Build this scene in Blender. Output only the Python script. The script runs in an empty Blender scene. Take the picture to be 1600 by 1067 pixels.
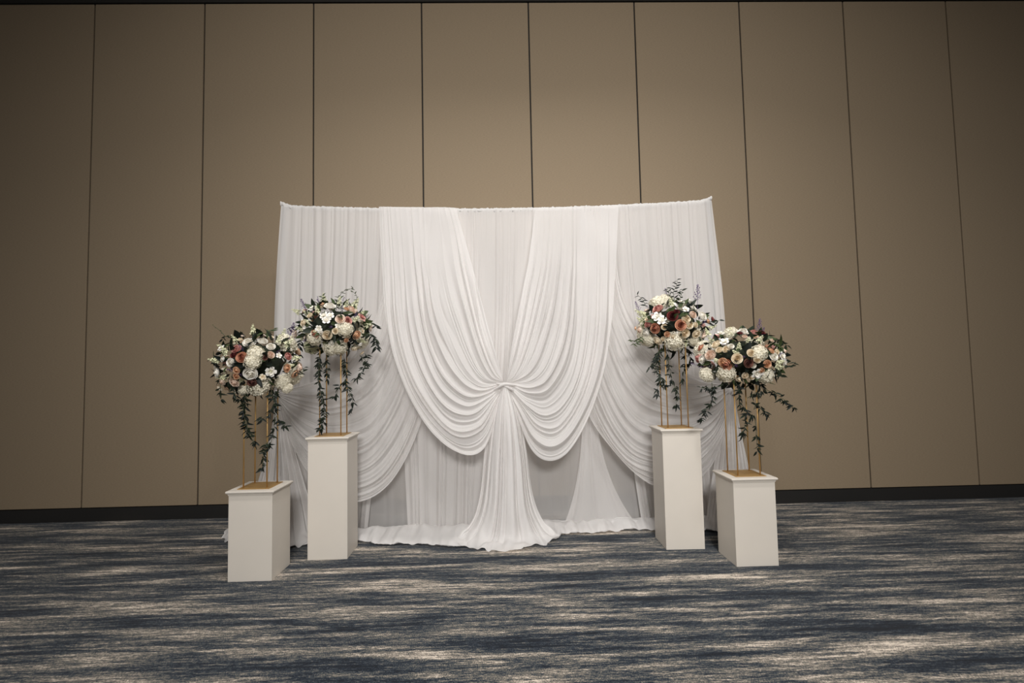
import bpy, math, random
import numpy as np
from mathutils import Vector, Matrix, noise
PI = math.pi
random.seed(7)
scene = bpy.context.scene
C = scene.collection

# ------------------------------------------------------------------ camera
F_PX, PITCH, ROLL, YAW, CAM_D, CAM_H = 791.0, 0.0566, -0.0200, 0.0224, 5.568, 1.514
def cam_axes():
    cy, sy, cp, sp = math.cos(YAW), math.sin(YAW), math.cos(PITCH), math.sin(PITCH)
    f = Vector((sy*cp, cy*cp, sp)); r = Vector((cy, -sy, 0)); u = r.cross(f)
    c, s = math.cos(ROLL), math.sin(ROLL)
    return f, c*r + s*u, -s*r + c*u
CF, CR, CU = cam_axes()
CAM = Vector((0, -CAM_D, CAM_H))
cd = bpy.data.cameras.new('camera'); cam = bpy.data.objects.new('camera', cd); C.objects.link(cam)
cd.sensor_fit = 'HORIZONTAL'; cd.sensor_width = 36.0; cd.lens = 36.0*F_PX/1600.0
cam.matrix_world = Matrix(((CR.x, CU.x, -CF.x, CAM.x), (CR.y, CU.y, -CF.y, CAM.y), (CR.z, CU.z, -CF.z, CAM.z), (0, 0, 0, 1)))
cd.clip_start = 0.05; cd.clip_end = 100
scene.camera = cam
def ray(x, y): return CF + CR*((x-800)/F_PX) + CU*((533.5-y)/F_PX)
def at(x, y, Y):                       # point seen at a pixel, at depth plane Y
    d = ray(x, y); return CAM + d*((Y+CAM_D)/d.y)
def flo(x, y, z=0.0):                  # point seen at a pixel, at height z
    d = ray(x, y); return CAM + d*((z-CAM_H)/d.z)

# ------------------------------------------------------------------ light
w = bpy.data.worlds.new('world'); scene.world = w; w.use_nodes = True
w.node_tree.nodes['Background'].inputs[0].default_value = (1.0, 0.98, 0.955, 1)
w.node_tree.nodes['Background'].inputs[1].default_value = 0.21
def disk_light(x, y, power, col, size=0.22, z=5.66, spread=2.4, aim=None):  # disk area lamp, also used for the added fill and wall washes
    l = bpy.data.lights.new('disk_lamp', 'AREA'); l.shape = 'DISK'; l.size = size
    l.energy = power; l.color = col; l.spread = spread
    o = bpy.data.objects.new('disk_lamp', l); C.objects.link(o); o.location = (x, y, z)
    if aim is not None:
        o.rotation_euler = (Vector(aim)-Vector((x, y, z))).to_track_quat('-Z', 'Y').to_euler()
    return o
NEUT = (1.0, 0.98, 0.955)
disk_light(0.5, -11, 240, NEUT, size=3, spread=1.25, aim=(0.5, 0, 1.4))          # added frontal fill from far behind the camera, evens out drapes and wall
disk_light(-1.6, -4.2, 30, NEUT, size=1.2, spread=2.3, aim=(-1.4, 0, 3.4))      # added wash to brighten the upper wall left of centre
disk_light(1.7, -4.2, 38, NEUT, size=1.2, spread=2.3, aim=(1.7, 0, 3.2))  # second added wash, right of centre
disk_light(-0.8, -3.1, 46, NEUT, size=0.35, aim=(-0.7, -2.6, 0))                # recessed downlights in front of the drapes
disk_light(1.4, -3.1, 54, NEUT, size=0.35, aim=(1.3, -2.6, 0))
scene.view_settings.view_transform = 'Standard'
scene.view_settings.look = 'None'
scene.view_settings.exposure = -0.13
scene.view_settings.gamma = 1.0
scene.view_settings.use_curve_mapping = False

# ------------------------------------------------------------------ material helpers
MATS = {}
def new_mat(name):
    m = bpy.data.materials.new(name); m.use_nodes = True; MATS[name] = m
    nt = m.node_tree; return m, nt, nt.nodes, nt.links, nt.nodes['Principled BSDF']
def srgb(r, g, b):
    f = lambda c: c/12.92 if c <= 0.04045 else ((c+0.055)/1.055)**2.4
    return (f(r/255), f(g/255), f(b/255), 1)
def simple(name, col, rough=0.6, metal=0.0, var=0.06, scale=20, bump=0.0, bscale=200, spec=0.5):
    m, nt, N, L, b = new_mat(name); b.inputs['Specular IOR Level'].default_value = spec
    tc = N.new('ShaderNodeTexCoord'); n = N.new('ShaderNodeTexNoise'); n.inputs['Scale'].default_value = scale
    L.new(tc.outputs['Object'], n.inputs['Vector'])
    mx = N.new('ShaderNodeMix'); mx.data_type = 'RGBA'
    mx.inputs['A'].default_value = tuple(c*(1-var) for c in col[:3])+(1,)
    mx.inputs['B'].default_value = tuple(min(1, c*(1+var)) for c in col[:3])+(1,)
    L.new(n.outputs['Fac'], mx.inputs['Factor']); L.new(mx.outputs['Result'], b.inputs['Base Color'])
    b.inputs['Roughness'].default_value = rough; b.inputs['Metallic'].default_value = metal
    if bump:
        n2 = N.new('ShaderNodeTexNoise'); n2.inputs['Scale'].default_value = bscale
        L.new(tc.outputs['Object'], n2.inputs['Vector'])
        bp = N.new('ShaderNodeBump'); bp.inputs['Strength'].default_value = bump; bp.inputs['Distance'].default_value = 0.002
        L.new(n2.outputs['Fac'], bp.inputs['Height']); L.new(bp.outputs['Normal'], b.inputs['Normal'])
    return m
def fabric(name, col, opacity, transl=0.35):
    m, nt, N, L, b = new_mat(name); N.remove(b)
    out = N['Material Output']
    tc = N.new('ShaderNodeTexCoord'); n = N.new('ShaderNodeTexNoise'); n.inputs['Scale'].default_value = 420
    L.new(tc.outputs['Object'], n.inputs['Vector'])
    bp = N.new('ShaderNodeBump'); bp.inputs['Strength'].default_value = 0.25; bp.inputs['Distance'].default_value = 0.0015
    L.new(n.outputs['Fac'], bp.inputs['Height'])
    d = N.new('ShaderNodeBsdfDiffuse'); t = N.new('ShaderNodeBsdfTranslucent'); tr = N.new('ShaderNodeBsdfTransparent')
    d.inputs['Color'].default_value = col; t.inputs['Color'].default_value = col
    L.new(bp.outputs['Normal'], d.inputs['Normal'])
    m1 = N.new('ShaderNodeMixShader'); m1.inputs[0].default_value = transl
    L.new(d.outputs[0], m1.inputs[1]); L.new(t.outputs[0], m1.inputs[2])
    m2 = N.new('ShaderNodeMixShader')
    mr = N.new('ShaderNodeMapRange'); mr.inputs['To Min'].default_value = max(0, opacity-0.06); mr.inputs['To Max'].default_value = min(1, opacity+0.06)
    L.new(n.outputs['Fac'], mr.inputs['Value']); L.new(mr.outputs['Result'], m2.inputs[0])
    L.new(tr.outputs[0], m2.inputs[1]); L.new(m1.outputs[0], m2.inputs[2]); L.new(m2.outputs[0], out.inputs['Surface'])
    return m
def bloom(name, outer, inner, rough=0.55):        # petal colour deepens towards the heart of the flower
    m, nt, N, L, b = new_mat(name)
    tc = N.new('ShaderNodeTexCoord'); sx = N.new('ShaderNodeVectorMath'); sx.operation = 'MULTIPLY'; sx.inputs[1].default_value = (1, 1, 0)
    ln = N.new('ShaderNodeVectorMath'); ln.operation = 'LENGTH'
    L.new(tc.outputs['Object'], sx.inputs[0]); L.new(sx.outputs[0], ln.inputs[0])
    mr = N.new('ShaderNodeMapRange'); mr.inputs['From Min'].default_value = 0.1; mr.inputs['From Max'].default_value = 0.8
    L.new(ln.outputs['Value'], mr.inputs['Value'])
    mx = N.new('ShaderNodeMix'); mx.data_type = 'RGBA'; mx.inputs['A'].default_value = inner; mx.inputs['B'].default_value = outer
    L.new(mr.outputs['Result'], mx.inputs['Factor']); L.new(mx.outputs['Result'], b.inputs['Base Color'])
    b.inputs['Roughness'].default_value = rough
    b.inputs['Subsurface Weight'].default_value = 0.0
    return m

# wall fabric: fine woven beige vinyl
def wall_mat():
    m, nt, N, L, b = new_mat('wall_fabric')
    tc = N.new('ShaderNodeTexCoord')
    mp = N.new('ShaderNodeMapping'); mp.inputs['Scale'].default_value = (40, 40, 260)
    L.new(tc.outputs['Object'], mp.inputs['Vector'])
    n1 = N.new('ShaderNodeTexNoise'); n1.inputs['Scale'].default_value = 1.0; n1.inputs['Detail'].default_value = 3
    L.new(mp.outputs[0], n1.inputs['Vector'])
    n2 = N.new('ShaderNodeTexNoise'); n2.inputs['Scale'].default_value = 260; L.new(tc.outputs['Object'], n2.inputs['Vector'])
    ad = N.new('ShaderNodeMath'); ad.operation = 'ADD'; L.new(n1.outputs['Fac'], ad.inputs[0]); L.new(n2.outputs['Fac'], ad.inputs[1])
    mr = N.new('ShaderNodeMapRange'); mr.inputs['From Min'].default_value = 0.6; mr.inputs['From Max'].default_value = 1.4
    L.new(ad.outputs[0], mr.inputs['Value'])
    mx = N.new('ShaderNodeMix'); mx.data_type = 'RGBA'
    mx.inputs['A'].default_value = srgb(132, 116, 95); mx.inputs['B'].default_value = srgb(154, 137, 114)
    L.new(mr.outputs['Result'], mx.inputs['Factor']); L.new(mx.outputs['Result'], b.inputs['Base Color'])
    b.inputs['Roughness'].default_value = 0.75; b.inputs['Specular IOR Level'].default_value = 0.25
    bp = N.new('ShaderNodeBump'); bp.inputs['Strength'].default_value = 0.2; bp.inputs['Distance'].default_value = 0.001
    L.new(ad.outputs[0], bp.inputs['Height']); L.new(bp.outputs['Normal'], b.inputs['Normal'])
    return m
def carpet_mat():
    m, nt, N, L, b = new_mat('carpet')
    tc = N.new('ShaderNodeTexCoord')
    def nz(scale, sc, detail=4, rough=0.6, loc=(0, 0, 0), dist=0.0):
        mp = N.new('ShaderNodeMapping'); mp.inputs['Scale'].default_value = sc; mp.inputs['Location'].default_value = loc
        L.new(tc.outputs['Object'], mp.inputs['Vector'])
        n = N.new('ShaderNodeTexNoise'); n.inputs['Scale'].default_value = scale; n.inputs['Detail'].default_value = detail
        n.inputs['Roughness'].default_value = rough; n.inputs['Distortion'].default_value = dist
        L.new(mp.outputs[0], n.inputs['Vector']); return n.outputs['Fac']
    def mth(op, a, bb):
        q = N.new('ShaderNodeMath'); q.operation = op
        for i, v in enumerate((a, bb)):
            if isinstance(v, (int, float)): q.inputs[i].default_value = v
            else: L.new(v, q.inputs[i])
        return q.outputs[0]
    big = nz(1.0, (0.75, 6.5, 1), 3, 0.5, (3.1, 1.7, 0))
    streak = nz(1.0, (2.2, 24, 1), 6, 0.7, (0.4, 7.7, 0), 0.4)
    fine = nz(1.0, (24, 80, 1), 3, 0.7)
    pile = nz(1.0, (170, 85, 1), 2, 0.6)
    v = mth('ADD', mth('ADD', mth('MULTIPLY', big, 0.9), mth('MULTIPLY', streak, 1.05)), mth('ADD', mth('MULTIPLY', fine, 0.60), mth('MULTIPLY', pile, 0.50)))
    mr = N.new('ShaderNodeMapRange'); mr.inputs['From Min'].default_value = 1.25; mr.inputs['From Max'].default_value = 1.80
    L.new(v, mr.inputs['Value'])
    cr = N.new('ShaderNodeValToRGB'); e = cr.color_ramp.elements
    e[0].position = 0.0; e[0].color = srgb(16, 21, 29)
    e[1].position = 1.0; e[1].color = srgb(232, 218, 202)
    for p_, c_ in ((0.26, (26, 35, 47)), (0.41, (52, 61, 71)), (0.53, (88, 89, 87)), (0.67, (124, 118, 109)), (0.82, (172, 161, 148))):
        q = e.new(p_); q.color = srgb(*c_)
    L.new(mr.outputs['Result'], cr.inputs['Fac']); L.new(cr.outputs['Color'], b.inputs['Base Color'])
    b.inputs['Roughness'].default_value = 0.95; b.inputs['Specular IOR Level'].default_value = 0.1
    b.inputs['Sheen Weight'].default_value = 0.1
    bp = N.new('ShaderNodeBump'); bp.inputs['Strength'].default_value = 0.6; bp.inputs['Distance'].default_value = 0.006
    L.new(mth('ADD', pile, mth('MULTIPLY', fine, 0.6)), bp.inputs['Height']); L.new(bp.outputs['Normal'], b.inputs['Normal'])
    return m
M_WALL = wall_mat(); M_CARPET = carpet_mat()
M_BLACK = simple('black_vinyl', srgb(24, 22, 20), 0.6)
M_GAP = simple('dark_seam_gap', srgb(34, 31, 27), 0.8)  # dark backing in the panel joints, also the head track
M_CEIL = simple('ceiling_paint', srgb(120, 112, 100), 0.9)
M_STEEL = simple('pipe_steel', srgb(180, 180, 178), 0.35, 0.9)
M_PED = simple('painted_wood', srgb(217, 209, 198), 0.5, var=0.03, scale=6, bump=0.08, bscale=60)
M_GOLD = simple('brushed_gold', srgb(186, 150, 96), 0.5, 0.6, var=0.1, scale=40)
WHITE = srgb(243, 240, 238)
M_SHEER = fabric('sheer_voile', WHITE, 0.62, 0.42)
M_SIDE = fabric('side_voile', WHITE, 0.74, 0.42)
M_LINING = fabric('lining_voile', WHITE, 0.84, 0.42)
M_SWAG = fabric('swag_voile', WHITE, 0.86, 0.40)
M_TAIL = fabric('gathered_voile', WHITE, 0.93, 0.35)

# ------------------------------------------------------------------ object helpers
def link(name, mesh, mats, parent=None, smooth=False):
    o = bpy.data.objects.new(name, mesh); C.objects.link(o)
    for mm in (mats if isinstance(mats, (list, tuple)) else [mats]):
        if mm: mesh.materials.append(mm)
    if parent: o.parent = parent
    if smooth: mesh.shade_smooth()
    return o
def mesh_from(name, V, Fs):
    me = bpy.data.meshes.new(name); me.from_pydata([tuple(v) for v in V], [], Fs); me.update(); return me
def empty(name, loc, rz=0.0):
    o = bpy.data.objects.new(name, None); C.objects.link(o); o.location = loc; o.rotation_euler = (0, 0, rz)
    o.empty_display_size = 0.1; return o
def tag(o, label=None, cat=None, group=None, kind=None):
    for k, v in (('label', label), ('category', cat), ('group', group), ('kind', kind)):
        if v: o[k] = v
    return o
class MB:
    def __init__(s): s.V = []; s.F = []
    def box(s, x0, x1, y0, y1, z0, z1):
        b = len(s.V); s.V += [(x, y, z) for z in (z0, z1) for y in (y0, y1) for x in (x0, x1)]
        s.F += [tuple(b+i for i in f) for f in ((0, 2, 3, 1), (4, 5, 7, 6), (0, 1, 5, 4), (2, 6, 7, 3), (0, 4, 6, 2), (1, 3, 7, 5))]; return s
    def sqrings(s, rings, cap0=True, cap1=True):     # rings: (half width, z), square sections stacked
        b = len(s.V)
        for h, z in rings: s.V += [(-h, -h, z), (h, -h, z), (h, h, z), (-h, h, z)]
        n = len(rings)
        for i in range(n-1):
            for k in range(4):
                a = b+4*i+k; c = b+4*i+(k+1) % 4; s.F.append((a, c, c+4, a+4))
        if cap0: s.F.append((b+3, b+2, b+1, b))
        if cap1: s.F.append(tuple(b+4*(n-1)+k for k in range(4)))
        return s
    def tube(s, pts, r, n=8, caps=True):
        b = len(s.V); pts = [Vector(p) for p in pts]; m = len(pts)
        rs = r if isinstance(r, (list, tuple)) else [r]*m
        up = Vector((0.13, 0.97, 0.2))
        for i, p in enumerate(pts):
            t = (pts[min(i+1, m-1)]-pts[max(i-1, 0)]).normalized()
            a = t.cross(up); a = a.normalized() if a.length > 1e-4 else t.orthogonal().normalized(); c = t.cross(a)
            for k in range(n):
                th = 2*PI*k/n; s.V.append(tuple(p + (a*math.cos(th)+c*math.sin(th))*rs[i]))
        for i in range(m-1):
            for k in range(n):
                q = b+i*n; s.F.append((q+k, q+(k+1) % n, q+n+(k+1) % n, q+n+k))
        if caps:
            s.F.append(tuple(b+k for k in range(n-1, -1, -1))); s.F.append(tuple(b+(m-1)*n+k for k in range(n)))
        return s
    def build(s, name, mat, parent=None, smooth=False): return link(name, mesh_from(name, s.V, s.F), mat, parent, smooth)
def bevel(o, wd=0.004, seg=2):
    md = o.modifiers.new('bevel', 'BEVEL'); md.width = wd; md.segments = seg; md.limit_method = 'ANGLE'; return o

# ------------------------------------------------------------------ room
fl = MB().box(-9.6, 9.6, -13.0, 0.12, -0.05, 0.0).build('floor', M_CARPET); tag(fl, 'blue grey and beige streaked carpet', 'floor', kind='structure')
wall = MB().box(-9.6, 9.6, 0.022, 0.12, 0.0, 5.9).build('wall_back', M_GAP); tag(wall, 'tall beige panelled partition wall', 'wall', kind='structure')
SEAM0, PW = -4.492, 1.22
pm = MB().box(0.008, PW-0.008, 0.0, 0.024, 0.144, 5.715)
pme = mesh_from('wall_panel', pm.V, pm.F); pme.materials.append(M_WALL)
for i in range(-4, 11):
    o = bpy.data.objects.new('wall_panel', pme); C.objects.link(o); o.parent = wall; o.location = (SEAM0+PW*i, 0, 0); bevel(o, 0.003, 1)
bb = MB().box(-9.6, 9.6, -0.004, 0.0215, 0.0, 0.136).build('baseboard_back', M_BLACK); tag(bb, 'black baseboard along the panelled wall', 'baseboard', kind='structure')
tr = MB().box(-9.6, 9.6, -0.012, 0.0215, 5.725, 5.80).build('trim_1', M_GAP); tag(tr, 'dark head track above the wall panels', 'trim', kind='structure')
ce = MB().box(-9.6, 9.6, -13.0, 0.02, 5.80, 5.9).build('ceiling', M_CEIL); tag(ce, 'flat ceiling above the panelled wall', 'ceiling', kind='structure')

# ------------------------------------------------------------------ drape frame
RAIL_Y = -0.60
def rail_z(x): return 3.105 + 0.060*(x/2.14)**2
fr = empty('drape_frame', (0, RAIL_Y, 0)); tag(fr, 'slim steel pipe frame holding up the white drapes', 'backdrop frame')
MB().tube([(x, 0, rail_z(x)) for x in np.linspace(-2.13, 2.13, 25)], 0.018, 10).build('crossbar', M_STEEL, fr, True)
for sx in (-1, 1):
    MB().tube([(sx*2.13, 0.02, 0.008), (sx*2.13, 0.02, 3.19)], 0.022, 12).build('upright', M_STEEL, fr, True)
    bevel(MB().box(sx*2.13-0.2, sx*2.13+0.2, -0.16, 0.24, 0.0, 0.008).build('base_plate', M_STEEL, fr), 0.003)

# ------------------------------------------------------------------ cloth helpers
def catmull(P, n, arclen=True):
    P = np.asarray(P, float); m = len(P)
    E_ = np.vstack([2*P[0]-P[1], P, 2*P[-1]-P[-2]])
    def ev(u):
        i = np.clip(np.floor(u).astype(int), 0, m-2); t = (u-i)[:, None]
        a, b, c, d = E_[i], E_[i+1], E_[i+2], E_[i+3]
        return 0.5*((2*b)+(c-a)*t+(2*a-5*b+4*c-d)*t**2+(3*b-a-3*c+d)*t**3)
    if not arclen: return ev(np.linspace(0, m-1, n))
    u = np.linspace(0, m-1, 40*m); q = ev(u); s = np.r_[0, np.cumsum(np.linalg.norm(np.diff(q, axis=0), axis=1))]
    return ev(np.interp(np.linspace(0, s[-1], n), s, u))
def pleat(x, seed, sharp=0.75):        # irregular rounded folds, x in fold units
    wv = x + 0.35*math.sin(1.7*x+seed) + 0.22*math.sin(3.1*x+2.3*seed)
    a = abs(math.sin(PI*wv))**sharp
    k = math.floor(wv); rnd = math.sin(k*12.9898+seed*78.233)*43758.5453; rnd -= math.floor(rnd)
    return a*(0.45+0.55*rnd)
def ridge(x, seed):                    # thin gathered ridges with wide soft valleys
    wv = x + 0.38*math.sin(1.7*x+seed) + 0.20*math.sin(3.7*x+2.3*seed)
    k = math.floor(wv+0.5); rnd = math.sin(k*12.9898+seed*78.233)*43758.5453; rnd -= math.floor(rnd)
    return (1-abs(math.sin(PI*wv)))**1.5*(0.35+0.65*rnd)
def sst(x): x = min(1, max(0, x)); return x*x*(3-2*x)
def grid_mesh(name, G):               # G[i][j] of points
    ni, nj = len(G), len(G[0]); V = [p for r_ in G for p in r_]
    Fs = [(i*nj+j, i*nj+j+1, (i+1)*nj+j+1, (i+1)*nj+j) for i in range(ni-1) for j in range(nj-1)]
    return mesh_from(name, V, Fs)
def swag(name, keys, ydef, folds, amp, seed, mat, parent, NS=300, NT=90, ampt=None, env=None):
    """keys: pixel curves rail -> tie; ydef(k, frac) depth of each; folds run along the curves."""
    rows = []
    for k, kc in enumerate(keys):
        pts = []
        for j, (x, y) in enumerate(kc):
            fr_ = j/(len(kc)-1); pts.append(at(x, y, ydef(k/(len(keys)-1), fr_)))
        rows.append(catmull(pts, NT))
    R = np.array(rows)                                             # key, t, 3
    S = np.stack([catmull(R[:, j], NS, False) for j in range(NT)], 1)   # s, t, 3
    G = []
    for i in range(NS):
        s = i/(NS-1); row = []
        for j in range(NT):
            t = j/(NT-1); p = S[i, j].copy()
            A = amp*(0.16+0.84*sst((t-0.12)/0.5))*(1-0.75*sst((t-0.8)/0.2))
            if env: A *= env(s, t)
            wob = 0.55*math.sin(2.4*t+seed) + 0.5*noise.noise(Vector((s*2.5, t*3, seed)))
            h = 0.45*pleat(s*folds*0.6 + wob, seed) + 0.75*ridge(s*folds*1.15 + 0.8*wob, seed+1.3) + 0.16*ridge(s*folds*2.7 + wob, seed+4.1)*sst((t-.25)/.4)
            nz = noise.noise(Vector((p[0]*3+seed, p[2]*3, seed)))*0.018
            fine = noise.noise(Vector((s*folds*3.0, t*2.0, seed)))*0.16
            p[1] -= A*(h+fine) + nz*(1-sst((t-.8)/.2)); p[2] += 0.25*A*h*(t*(1-t)*4)
            row.append(tuple(p))
        G.append(row)
    return link(name, grid_mesh(name, G), mat, parent, True)

KNOT_Y = -0.86
# back sheer, one wide single layer from the rail to the carpet
def hang(name, x0, x1, b0, b1, Y, folds, amp, seed, mat, parent, NX=None, zb=0.03, edge=None, fan_pow=1.3, calm=0.0):
    """pleated panel from the rail (x0..x1) to the floor (b0..b1), pleats fan a little"""
    NX = NX or int(folds*9); NZ = 42; G = []
    for i in range(NX+1):
        s = i/NX; row = []
        xt = x0+(x1-x0)*s; xb = b0+(b1-b0)*s; zt = rail_z(xt)+0.006
        for j in range(NZ+1):
            t = j/NZ; z = zt+(zb-zt)*t
            x = xt+(xb-xt)*(t**fan_pow) + (edge(s, t) if edge else 0)
            ph = s*folds + 0.22*math.sin(3*t+seed) + 0.25*noise.noise(Vector((s*folds*0.7, t*2, seed)))
            h = pleat(ph, seed)
            small = pleat(s*folds*3.1, seed+3)*(1-sst(t/0.25))
            A = amp*(0.45+0.75*sst(t*1.6))*(1-calm*sst((t-.5)/.2))
            y = Y - A*h - 0.012*small + 0.02*noise.noise(Vector((x*1.3, z*1.1, seed)))
            row.append((x, y, z))
        G.append(row)
    return link(name, grid_mesh(name, G), mat, parent, True)

bs = empty('sheer_backing_curtain', (0, 0, 0)); tag(bs, 'full width sheer white curtain hanging straight from the rail behind all swags', 'curtain')
def sheer_edge(s, t):
    # side selvedges bow outwards below the top corner
    b = 0.055*math.sin(PI*min(1, t*1.25))*(2*s-1)**7
    return b
hang('sheer_panel', -2.12, 2.13, -2.17, 2.20, -0.572, 40, 0.040, 1.0, M_SHEER, bs, edge=sheer_edge, calm=0.8)
# ruffled rod pocket along the rail
G = []
NXR = 560
for i in range(NXR+1):
    x = -2.145+4.295*i/NXR; zc = rail_z(x)
    e = max(0, (abs(x)-2.02)/0.125); zc += 0.035*e**1.5
    row = []
    for k in range(11):
        th = 2*PI*k/10
        rr = 0.022*(1+0.35*noise.noise(Vector((x*38, math.cos(th)*1.2, math.sin(th)*1.2))) + 0.25*noise.noise(Vector((x*90, 3.3+math.cos(th), 0))))
        row.append((x, RAIL_Y+rr*1.05*math.cos(th), zc+rr*math.sin(th)*(1.15 if math.sin(th) > 0 else 1.0)))
    G.append(row)
link('rod_pocket', grid_mesh('rod_pocket', G), M_TAIL, bs, True)

# inner lining panels, drawn apart near the floor
def lining(x0, x1, b0, b1, folds, seed, label, Y=-0.612, amp=0.045, edge=None, fan_pow=1.3):
    o = hang('lining_curtain', x0, x1, b0, b1, Y, folds, amp, seed, M_LINING, None, edge=edge, fan_pow=fan_pow)
    tag(o, label, 'curtain', 'white lining panels')
    return o
lining(-2.13, -1.02, -2.18, -1.30, 14, 2.1, 'white voile panel hanging at the left end of the rail beside the tall pedestal', edge=lambda s, t: -0.055*math.sin(PI*min(1, t*1.25))*max(0, 1-3*s)**2)
lining(-1.02, 0.36, -0.92, 0.10, 16, 3.7, 'white voile panel hanging straight in the middle behind the knotted swags')
lining(0.80, 0.88, 0.58, 1.26, 4, 5.2, 'narrow white voile panel widening to a triangle under the right swag', amp=0.02, fan_pow=6)
lining(1.02, 2.14, 1.32, 2.22, 14, 6.4, 'white voile panel hanging at the right end of the rail behind the tall pedestal', edge=lambda s, t: 0.055*math.sin(PI*min(1, t*1.25))*max(0, 3*s-2)**2)

# side swags: rail -> tie at the outer edge
ls = empty('side_swag_drape', (-2.17, -0.7, 0)); tag(ls, 'sheer white side swag looped to the left edge of the backdrop', 'drape', 'side swags')
rs = empty('side_swag_drape', (2.2, -0.7, 0)); tag(rs, 'sheer white side swag looped to the right edge of the backdrop', 'drape', 'side swags')
kl = [[(600, 323), (602, 400), (596, 470), (564, 545), (505, 590), (434, 612)],
      [(610, 323), (614, 420), (609, 500), (577, 580), (515, 622), (434, 615)],
      [(622, 323), (630, 440), (622, 545), (582, 638), (517, 664), (462, 645), (434, 620)],
      [(635, 323), (648, 460), (636, 592), (584, 698), (522, 716), (470, 684), (435, 625)],
      [(650, 323), (667, 480), (654, 618), (606, 728), (547, 760), (490, 730), (454, 676), (436, 630)],
      [(662, 323), (680, 500), (664, 640), (618, 745), (562, 784), (505, 764), (460, 700), (437, 635)]]
kr = [[(962, 322), (962, 400), (975, 470), (1015, 545), (1075, 585), (1137, 602)],
      [(955, 322), (953, 420), (963, 500), (1003, 580), (1065, 618), (1138, 606)],
      [(945, 322), (938, 440), (948, 545), (992, 638), (1058, 660), (1115, 640), (1140, 612)],
      [(935, 322), (922, 460), (934, 592), (984, 690), (1050, 708), (1108, 680), (1142, 618)],
      [(922, 322), (906, 480), (922, 618), (972, 712), (1035, 738), (1095, 716), (1130, 670), (1143, 624)],
      [(910, 322), (893, 500), (912, 630), (958, 705), (1012, 755), (1062, 762), (1112, 725), (1146, 630)]]
def ob(x): return Vector(x)
def yside(k, f): return -0.64 - 0.10*sst(f*1.4) - 0.07*math.sin(PI*f)*k
def rebase(o, p): o.location = (-p.location.x, -p.location.y, -p.location.z)
for keys, par, sd in ((kl, ls, 11.3), (kr, rs, 4.6)):
    o = swag('swag', keys, yside, 11, 0.052, sd, M_SIDE, par); rebase(o, par)

def fan(name, keys, folds, amp, seed, mat, parent, NS=130, NT=60, grow=True):
    """tail that falls from a tie to the carpet; keys = list of curves of 3-D points"""
    R = np.array([catmull(k, NT) for k in keys])
    S = np.stack([catmull(R[:, j], NS, False) for j in range(NT)], 1); G = []
    for i in range(NS):
        s = i/(NS-1); row = []
        for j in range(NT):
            t = j/(NT-1); p = S[i, j].copy()
            h = pleat(s*folds+0.2*math.sin(2*t+seed), seed)
            A = amp*(0.2+0.8*sst(t/0.45))*(1-0.55*sst((t-0.85)/0.15))
            p[1] -= A*(h-0.4) + 0.2*A*noise.noise(Vector((s*folds*1.5, t*3, seed)))
            b = sst((t-0.80)/0.2)
            p[2] += b*0.035*(noise.noise(Vector((p[0]*13, p[1]*13, seed)))+0.35); p[2] = max(p[2], 0.004)
            p[1] -= b*0.05*noise.noise(Vector((p[0]*16, 7.7, seed))); row.append(tuple(p))
        G.append(row)
    return link(name, grid_mesh(name, G), mat, parent, True)
def P3(x, y, Y): return at(x, y, Y)
tl = [[P3(430, 618, -.68), P3(426, 660, -.68), P3(412, 720, -.70), P3(392, 780, -.74), P3(368, 815, -.80), flo(349, 846, .01)],
      [P3(432, 620, -.72), P3(432, 665, -.76), P3(428, 730, -.80), P3(420, 790, -.86), P3(410, 830, -.92), flo(400, 856, .01)],
      [P3(435, 622, -.74), P3(441, 665, -.78), P3(450, 730, -.84), P3(456, 790, -.88), P3(458, 830, -.94), flo(460, 856, .01)],
      [P3(438, 620, -.72), P3(450, 660, -.74), P3(470, 730, -.76), P3(488, 790, -.80), P3(498, 825, -.86), flo(510, 845, .01)]]
rebase(fan('tail', tl, 9, 0.06, 3.3, M_SWAG, ls), ls)
trr = [[P3(1136, 610, -.72), P3(1128, 655, -.72), P3(1116, 720, -.72), P3(1108, 775, -.74), P3(1104, 808, -.78), flo(1100, 829, .01)],
       [P3(1140, 610, -.76), P3(1138, 660, -.78), P3(1134, 720, -.80), P3(1130, 775, -.80), P3(1126, 808, -.82), flo(1124, 831, .01)],
       [P3(1146, 612, -.74), P3(1150, 655, -.75), P3(1158, 715, -.76), P3(1164, 770, -.77), P3(1168, 805, -.78), flo(1172, 828, .01)],
       [P3(1147, 614, -.68), P3(1154, 655, -.68), P3(1168, 725, -.68), P3(1182, 780, -.68), P3(1188, 805, -.70), flo(1196, 824, .01)]]
rebase(fan('tail', trr, 9, 0.06, 8.1, M_SWAG, rs), rs)
def blob(name, c, rx, ry, rz_, mat, parent, seed, tw=0.3):
    G = []
    for i in range(25):
        th = PI*i/24; row = []
        for k in range(33):
            ph = 2*PI*k/32; rr = 1+tw*noise.noise(Vector((math.cos(ph)*2.4+th*1.3, math.sin(ph)*2.4, seed+th)))
            row.append((c[0]+rx*rr*math.sin(th)*math.cos(ph), c[1]+ry*rr*math.sin(th)*math.sin(ph), c[2]+rz_*math.cos(th)))
        G.append(row)
    return link(name, grid_mesh(name, G), mat, parent, True)
rebase(blob('gather', at(433, 617, -.72), .035, .05, .05, M_TAIL, ls, 2.0), ls)
rebase(blob('gather', at(1141, 611, -.73), .04, .05, .055, M_TAIL, rs, 3.0), rs)

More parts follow.
